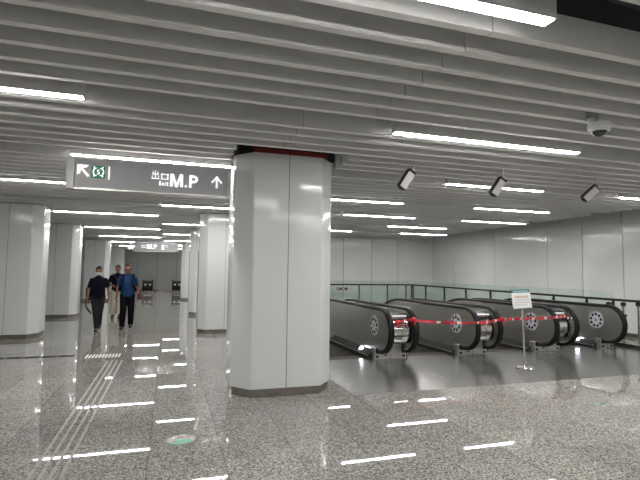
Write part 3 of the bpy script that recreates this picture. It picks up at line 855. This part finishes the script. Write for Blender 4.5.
for (x, z) in ((4.20, 0.79), (3.88, 0.745), (6.10, 0.76)):
    bm = B()
    ball(bm, (x, yq - 0.03, z), (0.055, 0.03, 0.045), seg=10, ring=7)
    box(bm, (x + 0.02, yq - 0.045, z - 0.05), (0.03, 0.008, 0.10), Matrix.Rotation(0.4, 3, 'Y'))
    finish('tape_knot', bm, [M['red_tape']], T_)

# ------------------------------------------------------------------ tactile paving, floor stickers
t_ = thing('tactile_strip', 'steel tactile guide strip of four bar rows running up the corridor floor', 'tactile paving', (-0.865, 6.5, 0))
n = 23
for r in range(4):
    for k in range(n):
        y = -3.6 + k * 0.2805 - (0.0 if r % 2 else 0.0)
        bm = B(); box(bm, (-0.117 + r * 0.078, y, 0.002), (0.026, 0.262, 0.006), bev=0.002); finish('bar', bm, M['tactile'], t_)
t_ = thing('tactile_strip', 'tactile guide strip branching left toward the near left column, its unreflecting look painted dark', 'tactile paving', (-4.0, 9.87, 0))
for r in range(3):
    for k in range(17):
        bm = B(); box(bm, (-2.25 + k * 0.2805, -0.07 + r * 0.07, 0.002), (0.262, 0.027, 0.006), bev=0.002); finish('bar', bm, M['darksteel'], t_)  # steel bars coloured dark where they catch no reflection
t_ = thing('tactile_tile', 'tactile tile of short slanting studs with painted lamp glare where guide strips meet', 'tactile paving', (-1.12, 9.72, 0))
for k in range(11):
    bm = B(); box(bm, (-0.28 + k * 0.056, 0.0, 0.003), (0.028, 0.36, 0.010), bev=0.003); finish('stud', bm, M['white'], t_)  # white colour stands in for lamps reflected on the studs

t_ = thing('floor_sticker', 'worn round sticker with green arrow on the granite floor left of the column', 'sticker', (0.165, 4.80, 0), rz=0)
bm = B(); lathe(bm, [(0.135, 0.0), (0.135, 0.0016)], (0, 0, 0), 40); finish('film_disc', bm, M['worn'], t_)
bm = B(); prism(bm, [(-0.12, -0.10), (0.02, -0.125), (0.11, -0.06), (0.115, -0.02), (0.03, -0.005), (-0.02, 0.03), (-0.055, -0.03), (-0.03, -0.06)], 'z', 0.0015, 0.003); finish('green_shape', bm, M['mint'], t_)
bm = B(); prism(bm, [(-0.03, 0.06), (0.02, 0.055), (0.04, 0.09), (0.0, 0.11), (-0.04, 0.10)], 'z', 0.0015, 0.003); finish('red_shape', bm, M['dusty'], t_)
t_ = thing('floor_sticker', 'small dark green sticker on the granite floor at right', 'sticker', (5.19, 4.69, 0))
bm = B(); prism(bm, [(-0.13, 0.0), (-0.02, -0.06), (0.13, -0.01), (0.02, 0.05)], 'z', 0.0, 0.002); finish('film', bm, mat('dark_green_film', (0.05, 0.12, 0.08), 0.4), t_)
bm = B(); prism(bm, [(-0.05, 0.0), (0.0, -0.03), (0.05, -0.005), (0.0, 0.02)], 'z', 0.0015, 0.003); finish('pale_mark', bm, M['palemint'], t_)
t_ = thing('wall_sticker', 'small green oval sticker low on the left side of the near column', 'sticker', (0.809, 6.62, 0.40))
bm = B(); tube(bm, (0.0, 0, 0), (-0.004, 0, 0), 0.10, seg=32); o = finish('oval', bm, M['palemint'], t_)
bm = B(); box(bm, (-0.005, 0, 0.045), (0.003, 0.04, 0.04)); box(bm, (-0.005, 0, -0.02), (0.003, 0.06, 0.09)); finish('figure', bm, M['mint'], t_)

# ------------------------------------------------------------------ people
def union(name, build, m, parent, voxel, smooth_it=4):
    bm = B(); build(bm)
    me = bpy.data.meshes.new('tmp'); bm.to_mesh(me); bm.free()
    o = bpy.data.objects.new('tmp', me); C.objects.link(o)
    md = o.modifiers.new('r', 'REMESH'); md.mode = 'VOXEL'; md.voxel_size = voxel
    sm = o.modifiers.new('s', 'SMOOTH'); sm.factor = 0.5; sm.iterations = smooth_it
    dg = bpy.context.evaluated_depsgraph_get(); dg.update()
    nm = bpy.data.meshes.new_from_object(o.evaluated_get(dg))
    bpy.data.objects.remove(o); bpy.data.meshes.remove(me)
    nm.name = name
    nm.materials.clear(); nm.materials.append(m)
    nm.polygons.foreach_set('use_smooth', [True] * len(nm.polygons))
    r = bpy.data.objects.new(name, nm); C.objects.link(r)
    if parent: r.parent = parent
    return r
def limb(bm, pts, seg=14):
    """tapered chain: list of (pos, radius)"""
    for (a, ra), (b, rb) in zip(pts[:-1], pts[1:]):
        tube(bm, a, b, ra, rb, seg=seg)
    for p, r_ in pts: ball(bm, p, r_, seg=seg, ring=8)
def stack(bm, rings, seg=24):
    rs = []
    for (x, y, z, rx, ry) in rings:
        rs.append([bm.verts.new((x + rx * math.cos(2 * PI * i / seg), y + ry * math.sin(2 * PI * i / seg), z)) for i in range(seg)])
    for a in range(len(rs) - 1):
        for i in range(seg):
            j = (i + 1) % seg
            bm.faces.new((rs[a][i], rs[a][j], rs[a + 1][j], rs[a + 1][i]))
    bm.faces.new(list(reversed(rs[0]))); bm.faces.new(rs[-1])

def hand(bm, w, d, curl, s):
    """palm and five curled fingers hanging from the wrist w along direction d"""
    w = Vector(w); d = Vector(d).normalized()
    fwd = Vector((0, -1, 0)); inn = Vector((-s, 0, 0))
    palm = w + d * 0.045
    ball(bm, palm, (0.022, 0.04, 0.05), seg=12, ring=8)
    for k, ln in enumerate((0.072, 0.082, 0.076, 0.060)):
        o_ = (k - 1.5) * 0.019
        a = w + d * 0.075 - fwd * o_
        b = a + d * ln * 0.5 + inn * curl * 0.015
        c = b + d * ln * 0.42 + inn * curl * 0.035
        limb(bm, [(a, 0.0095), (b, 0.009), (c, 0.008)], seg=8)
    a = w + d * 0.02 + fwd * 0.03
    b = a + d * 0.035 + fwd * 0.022 + inn * 0.012
    c = b + d * 0.03 + fwd * 0.006 + inn * 0.012
    limb(bm, [(a, 0.012), (b, 0.0105), (c, 0.009)], seg=8)

def person(label, loc, rz, height, arms, legs, skin, shirt, trousers, head_pitch=0.0, wide_leg=0.0, mask=False, girth=1.0, skirt=False):
    """arms: ((elbow),(wrist)) per side L(-x), R(+x); legs: (knee, ankle) per side"""
    k = height / 1.72
    t_ = thing('person', label, 'person', loc, None, rz)
    g = girth
    hc = Vector((0, -0.025 - 0.03 * head_pitch, 1.605))
    HR = Matrix.Rotation(head_pitch, 3, 'X')
    shoulders = [(-0.172 * g, 0, 1.368), (0.172 * g, 0, 1.368)]
    hips = [(-0.09, 0, 0.90), (0.09, 0, 0.90)]
    def body(bm):
        stack(bm, [(0, 0, 0.84, 0.13 * g, 0.09), (0, 0, 0.92, 0.165 * g, 0.105), (0, 0, 1.02, 0.155 * g, 0.105), (0, 0, 1.12, 0.145 * g, 0.105), (0, 0, 1.25, 0.165 * g, 0.11), (0, 0, 1.36, 0.165 * g, 0.095), (0, 0, 1.43, 0.10 * g, 0.065), (0, 0, 1.46, 0.05, 0.05)])
        limb(bm, [((0, 0.005, 1.40), 0.058), ((0, -0.012, 1.53), 0.053)])
        ball(bm, hc, (0.083, 0.103, 0.122), rot=HR, seg=20, ring=14)
        ball(bm, hc + HR @ Vector((0, -0.028, -0.062)), (0.056, 0.062, 0.056), rot=HR)
        limb(bm, [(hc + HR @ Vector((0, -0.094, 0.012)), 0.009), (hc + HR @ Vector((0, -0.112, -0.026)), 0.014)], seg=10)
        for s in (-1, 1): ball(bm, hc + HR @ Vector((s * 0.078, 0.008, -0.008)), (0.012, 0.02, 0.03), rot=HR, seg=10, ring=8)
        for i, s in enumerate((-1, 1)):
            el, wr = arms[i]
            limb(bm, [(shoulders[i], 0.047), (el, 0.040), (wr, 0.027)])
            hand(bm, wr, Vector(wr) - Vector(el), 1.0, s)
            kn, an = legs[i]
            limb(bm, [(hips[i], 0.085), (kn, 0.055), (an, 0.038)])
            limb(bm, [((an[0], an[1] + 0.02, an[2] - 0.03), 0.036), ((an[0] + 0.01 * s, an[1] - 0.14, an[2] - 0.045), 0.032)])
    b = union('body', body, skin, t_, 0.0075)
    def shirtf(bm):
        stack(bm, [(0, 0, 0.86, 0.182 * g, 0.125), (0, 0, 0.95, 0.182 * g, 0.128), (0, 0, 1.05, 0.176 * g, 0.130), (0, 0, 1.15, 0.175 * g, 0.130), (0, 0, 1.26, 0.190 * g, 0.130), (0, 0, 1.36, 0.178 * g, 0.113), (0, 0, 1.435, 0.110 * g, 0.082), (0, 0, 1.465, 0.070, 0.066)])
        for i in range(2):
            el = Vector(arms[i][0]); sh = Vector(shoulders[i])
            limb(bm, [(sh - Vector((0, 0, 0.012)), 0.063), (sh.lerp(el, 0.40), 0.062)])
            tube(bm, sh.lerp(el, 0.30), sh.lerp(el, 0.78), 0.061, 0.064)
    union('shirt', shirtf, shirt, b, 0.010, 3)
    def trf(bm):
        stack(bm, [(0, 0, 0.80, 0.165, 0.11), (0, 0, 0.90, 0.178, 0.119), (0, 0, 0.965, 0.168 * g, 0.116)])
        for i in range(2):
            kn, an = legs[i]
            if skirt:
                tube(bm, hips[i], kn, 0.108, 0.105); ball(bm, kn, 0.105); tube(bm, kn, (an[0], an[1], an[2] + 0.06), 0.105, 0.112)
            else:
                limb(bm, [(hips[i], 0.103), (kn, 0.074 + wide_leg)])
                tube(bm, kn, (an[0], an[1], an[2] - 0.02), 0.074 + wide_leg, 0.060 + wide_leg)
    union('trousers', trf, trousers, b, 0.010, 3)
    for i, s in enumerate((-1, 1)):
        an = legs[i][1]
        def shf(bm):
            ball(bm, (an[0], an[1] + 0.01, an[2] - 0.015), (0.047, 0.058, 0.055)); ball(bm, (an[0] + 0.006 * s, an[1] - 0.10, an[2] - 0.043), (0.047, 0.115, 0.040))
            box(bm, (an[0] + 0.004 * s, an[1] - 0.07, an[2] - 0.074), (0.080, 0.25, 0.020), bev=0.008)
        union('shoe', shf, M['shoe'], b, 0.008, 2)
    def hairf(bm):
        ball(bm, hc + HR @ Vector((0, 0.014, 0.032)), (0.091, 0.104, 0.106), rot=HR, seg=20, ring=14)
        ball(bm, hc + HR @ Vector((0, -0.030, 0.094)), (0.066, 0.062, 0.034), rot=HR)
        ball(bm, hc + HR @ Vector((0, 0.045, -0.02)), (0.073, 0.06, 0.075), rot=HR)
    hr = union('hair', hairf, M['hair'], b, 0.008, 2)
    # hair must not cover the face: drop what lies forward of and below the hairline
    bmh = bmesh.new(); bmh.from_mesh(hr.data)
    inv = HR.transposed()
    kill = []
    for v in bmh.verts:
        q = inv @ (v.co - hc)
        if q.y < -0.03 and q.z < 0.052: kill.append(v)
        elif q.y < 0.0 and q.z < -0.01: kill.append(v)
    bmesh.ops.delete(bmh, geom=kill, context='VERTS'); bmh.to_mesh(hr.data); bmh.free()
    for s in (-1, 1):
        bm = B(); ball(bm, hc + HR @ Vector((s * 0.033, -0.094, 0.012)), (0.013, 0.008, 0.007), rot=HR, seg=10, ring=6); finish('eye', bm, M['eye'], b, smooth=60)
        bm = B(); box(bm, hc + HR @ Vector((s * 0.034, -0.097, 0.034)), (0.036, 0.010, 0.007), HR, bev=0.002); finish('eyebrow', bm, M['hair'], b)
    if not mask:
        bm = B(); box(bm, hc + HR @ Vector((0, -0.091, -0.060)), (0.045, 0.012, 0.010), HR, bev=0.004); finish('mouth', bm, M['lip'], b)
    else:
        def mk(bm): 
            ball(bm, hc + HR @ Vector((0, -0.046, -0.052)), (0.068, 0.068, 0.056), rot=HR, seg=18, ring=12)
            ball(bm, hc + HR @ Vector((0, -0.098, -0.035)), (0.026, 0.028, 0.028), rot=HR)
        union('face_mask', mk, M['mask'], b, 0.007, 2)['label'] = 'white face mask'
    t_.scale = (k, k, k)
    return t_

# left walker: arms slightly away, far leg trailing
person('person in black T-shirt, dark jeans and white face mask, walking, leftmost', (-1.75, 13.62, 0), 0.06, 1.69,
       [((-0.24, 0.03, 1.10), (-0.255, -0.06, 0.86)), ((0.24, 0.03, 1.11), (0.262, -0.02, 0.86))],
       [((-0.045, -0.10, 0.50), (-0.005, -0.10, 0.095)), ((0.055, -0.03, 0.48), (0.035, 0.24, 0.14))],
       M['skin'], M['navy'], M['jeans'], head_pitch=0.22, mask=True, girth=0.98)
# right walker in blue
person('person in blue T-shirt and black trousers with navy shoulder straps, walking on the right', (-1.06, 13.95, 0), -0.03, 1.76,
       [((-0.25, 0.02, 1.10), (-0.265, -0.08, 0.86)), ((0.25, 0.03, 1.11), (0.275, -0.06, 0.86))],
       [((-0.085, -0.10, 0.50), (-0.10, -0.12, 0.095)), ((0.10, 0.0, 0.48), (0.085, 0.16, 0.115))],
       M['skin2'], M['shirtblue'], M['trouser'], head_pitch=0.06, wide_leg=0.010, girth=1.0)
# one behind, arm bent across the waist
person('person in black shirt and pale wide trousers, walking behind the other two', (-1.62, 17.05, 0), 0.0, 1.76,
       [((-0.255, 0.05, 1.12), (-0.11, -0.18, 1.05)), ((0.26, 0.04, 1.11), (0.20, -0.16, 1.00))],
       [((-0.09, -0.06, 0.49), (-0.10, -0.02, 0.095)), ((0.09, -0.10, 0.50), (0.10, -0.14, 0.095))],
       M['skin'], M['navy'], M['khaki'], head_pitch=0.05, skirt=True)

def strap(bm, pts, w=0.045, th=0.012):
    for a, b in zip(pts[:-1], pts[1:]):
        a = Vector(a); b = Vector(b); d = b - a
        box(bm, (a + b) / 2, (w, th, d.length * 1.08), d.to_track_quat('Z', 'Y').to_matrix())
# backpack of the walker in blue
t_ = thing('backpack', 'navy backpack worn by the person in blue', 'backpack', (-1.06, 13.95, 0), rz=-0.03)
bm = B(); box(bm, (0, 0.235, 1.20), (0.31, 0.17, 0.44), bev=0.05); bag = finish('bag', bm, M['strap'], t_, smooth=40)
bm = B(); box(bm, (0, 0.325, 1.10), (0.24, 0.05, 0.20), bev=0.02); finish('pocket', bm, M['strap'], bag, smooth=40)
for s in (-1, 1):
    bm = B(); strap(bm, [(s * 0.13, 0.17, 1.42), (s * 0.125, 0.03, 1.495), (s * 0.13, -0.10, 1.44), (s * 0.145, -0.152, 1.32), (s * 0.165, -0.150, 1.18), (s * 0.205, -0.06, 1.06), (s * 0.17, 0.16, 1.02)], 0.07)
    finish('shoulder_strap', bm, M['strap'], t_)
# maroon pouch in his left hand
t_ = thing('pouch', 'dark maroon pouch at the hip of the person in blue', 'bag', (-0.74, 13.83, 0.99))
bm = B(); box(bm, (0, 0, -0.10), (0.10, 0.17, 0.17), bev=0.03); finish('pouch_body', bm, M['maroon'], t_, smooth=40)
bm = B(); box(bm, (0, 0, 0.0), (0.03, 0.14, 0.05), bev=0.01); finish('pouch_top', bm, M['maroon'], t_)
# shoulder bag and umbrella of the left walker
t_ = thing('shoulder_bag', 'black shoulder bag behind the arm of the masked person', 'bag', (-1.97, 13.80, 0.98))
bm = B(); box(bm, (0, 0.0, 0.0), (0.20, 0.20, 0.34), bev=0.05); finish('bag_body', bm, M['navy'], t_, smooth=40)
bm = B(); strap(bm, [(0.05, 0.0, 0.15), (0.06, -0.02, 0.33), (0.075, -0.12, 0.40)], 0.03); finish('bag_strap', bm, M['navy'], t_)
t_ = thing('umbrella', 'black folded umbrella hanging from the hand of the masked person', 'umbrella', (-1.97, 13.50, 0.79))
bm = B(); limb(bm, [((0.0, 0, 0.02), 0.014), ((-0.05, -0.01, -0.05), 0.016), ((-0.03, -0.02, -0.16), 0.022), ((0.06, -0.03, -0.28), 0.024), ((0.10, -0.03, -0.33), 0.010)], 10); finish('folded_canopy', bm, M['black'], t_, smooth=60)
bm = B(); limb(bm, [((0.0, 0, 0.02), 0.010), ((0.03, 0.0, 0.10), 0.012), ((0.02, 0.01, 0.14), 0.012)], 10); finish('handle', bm, M['black'], t_, smooth=60)
# camera case held by the one behind
t_ = thing('small_bag', 'small black bag held at the waist by the person behind', 'bag', (-1.50, 16.80, 1.0))
bm = B(); box(bm, (0, 0, 0), (0.17, 0.10, 0.20), bev=0.03); finish('bag_body', bm, M['black'], t_, smooth=40)
bm = B(); strap(bm, [(-0.06, 0.06, 0.09), (-0.10, 0.10, 0.25), (-0.20, 0.11, 0.42), (-0.27, 0.16, 0.49)], 0.03); finish('bag_strap', bm, M['black'], t_)

# ------------------------------------------------------------------ world and view
w = bpy.data.worlds.new('world'); bpy.context.scene.world = w; w.use_nodes = True
w.node_tree.nodes['Background'].inputs[0].default_value = (0.6, 0.62, 0.65, 1)
w.node_tree.nodes['Background'].inputs[1].default_value = 0.05
vs = bpy.context.scene.view_settings
vs.view_transform = 'Standard'; vs.look = 'None'; vs.gamma = 1.0; vs.use_curve_mapping = False
vs.exposure = 0.82
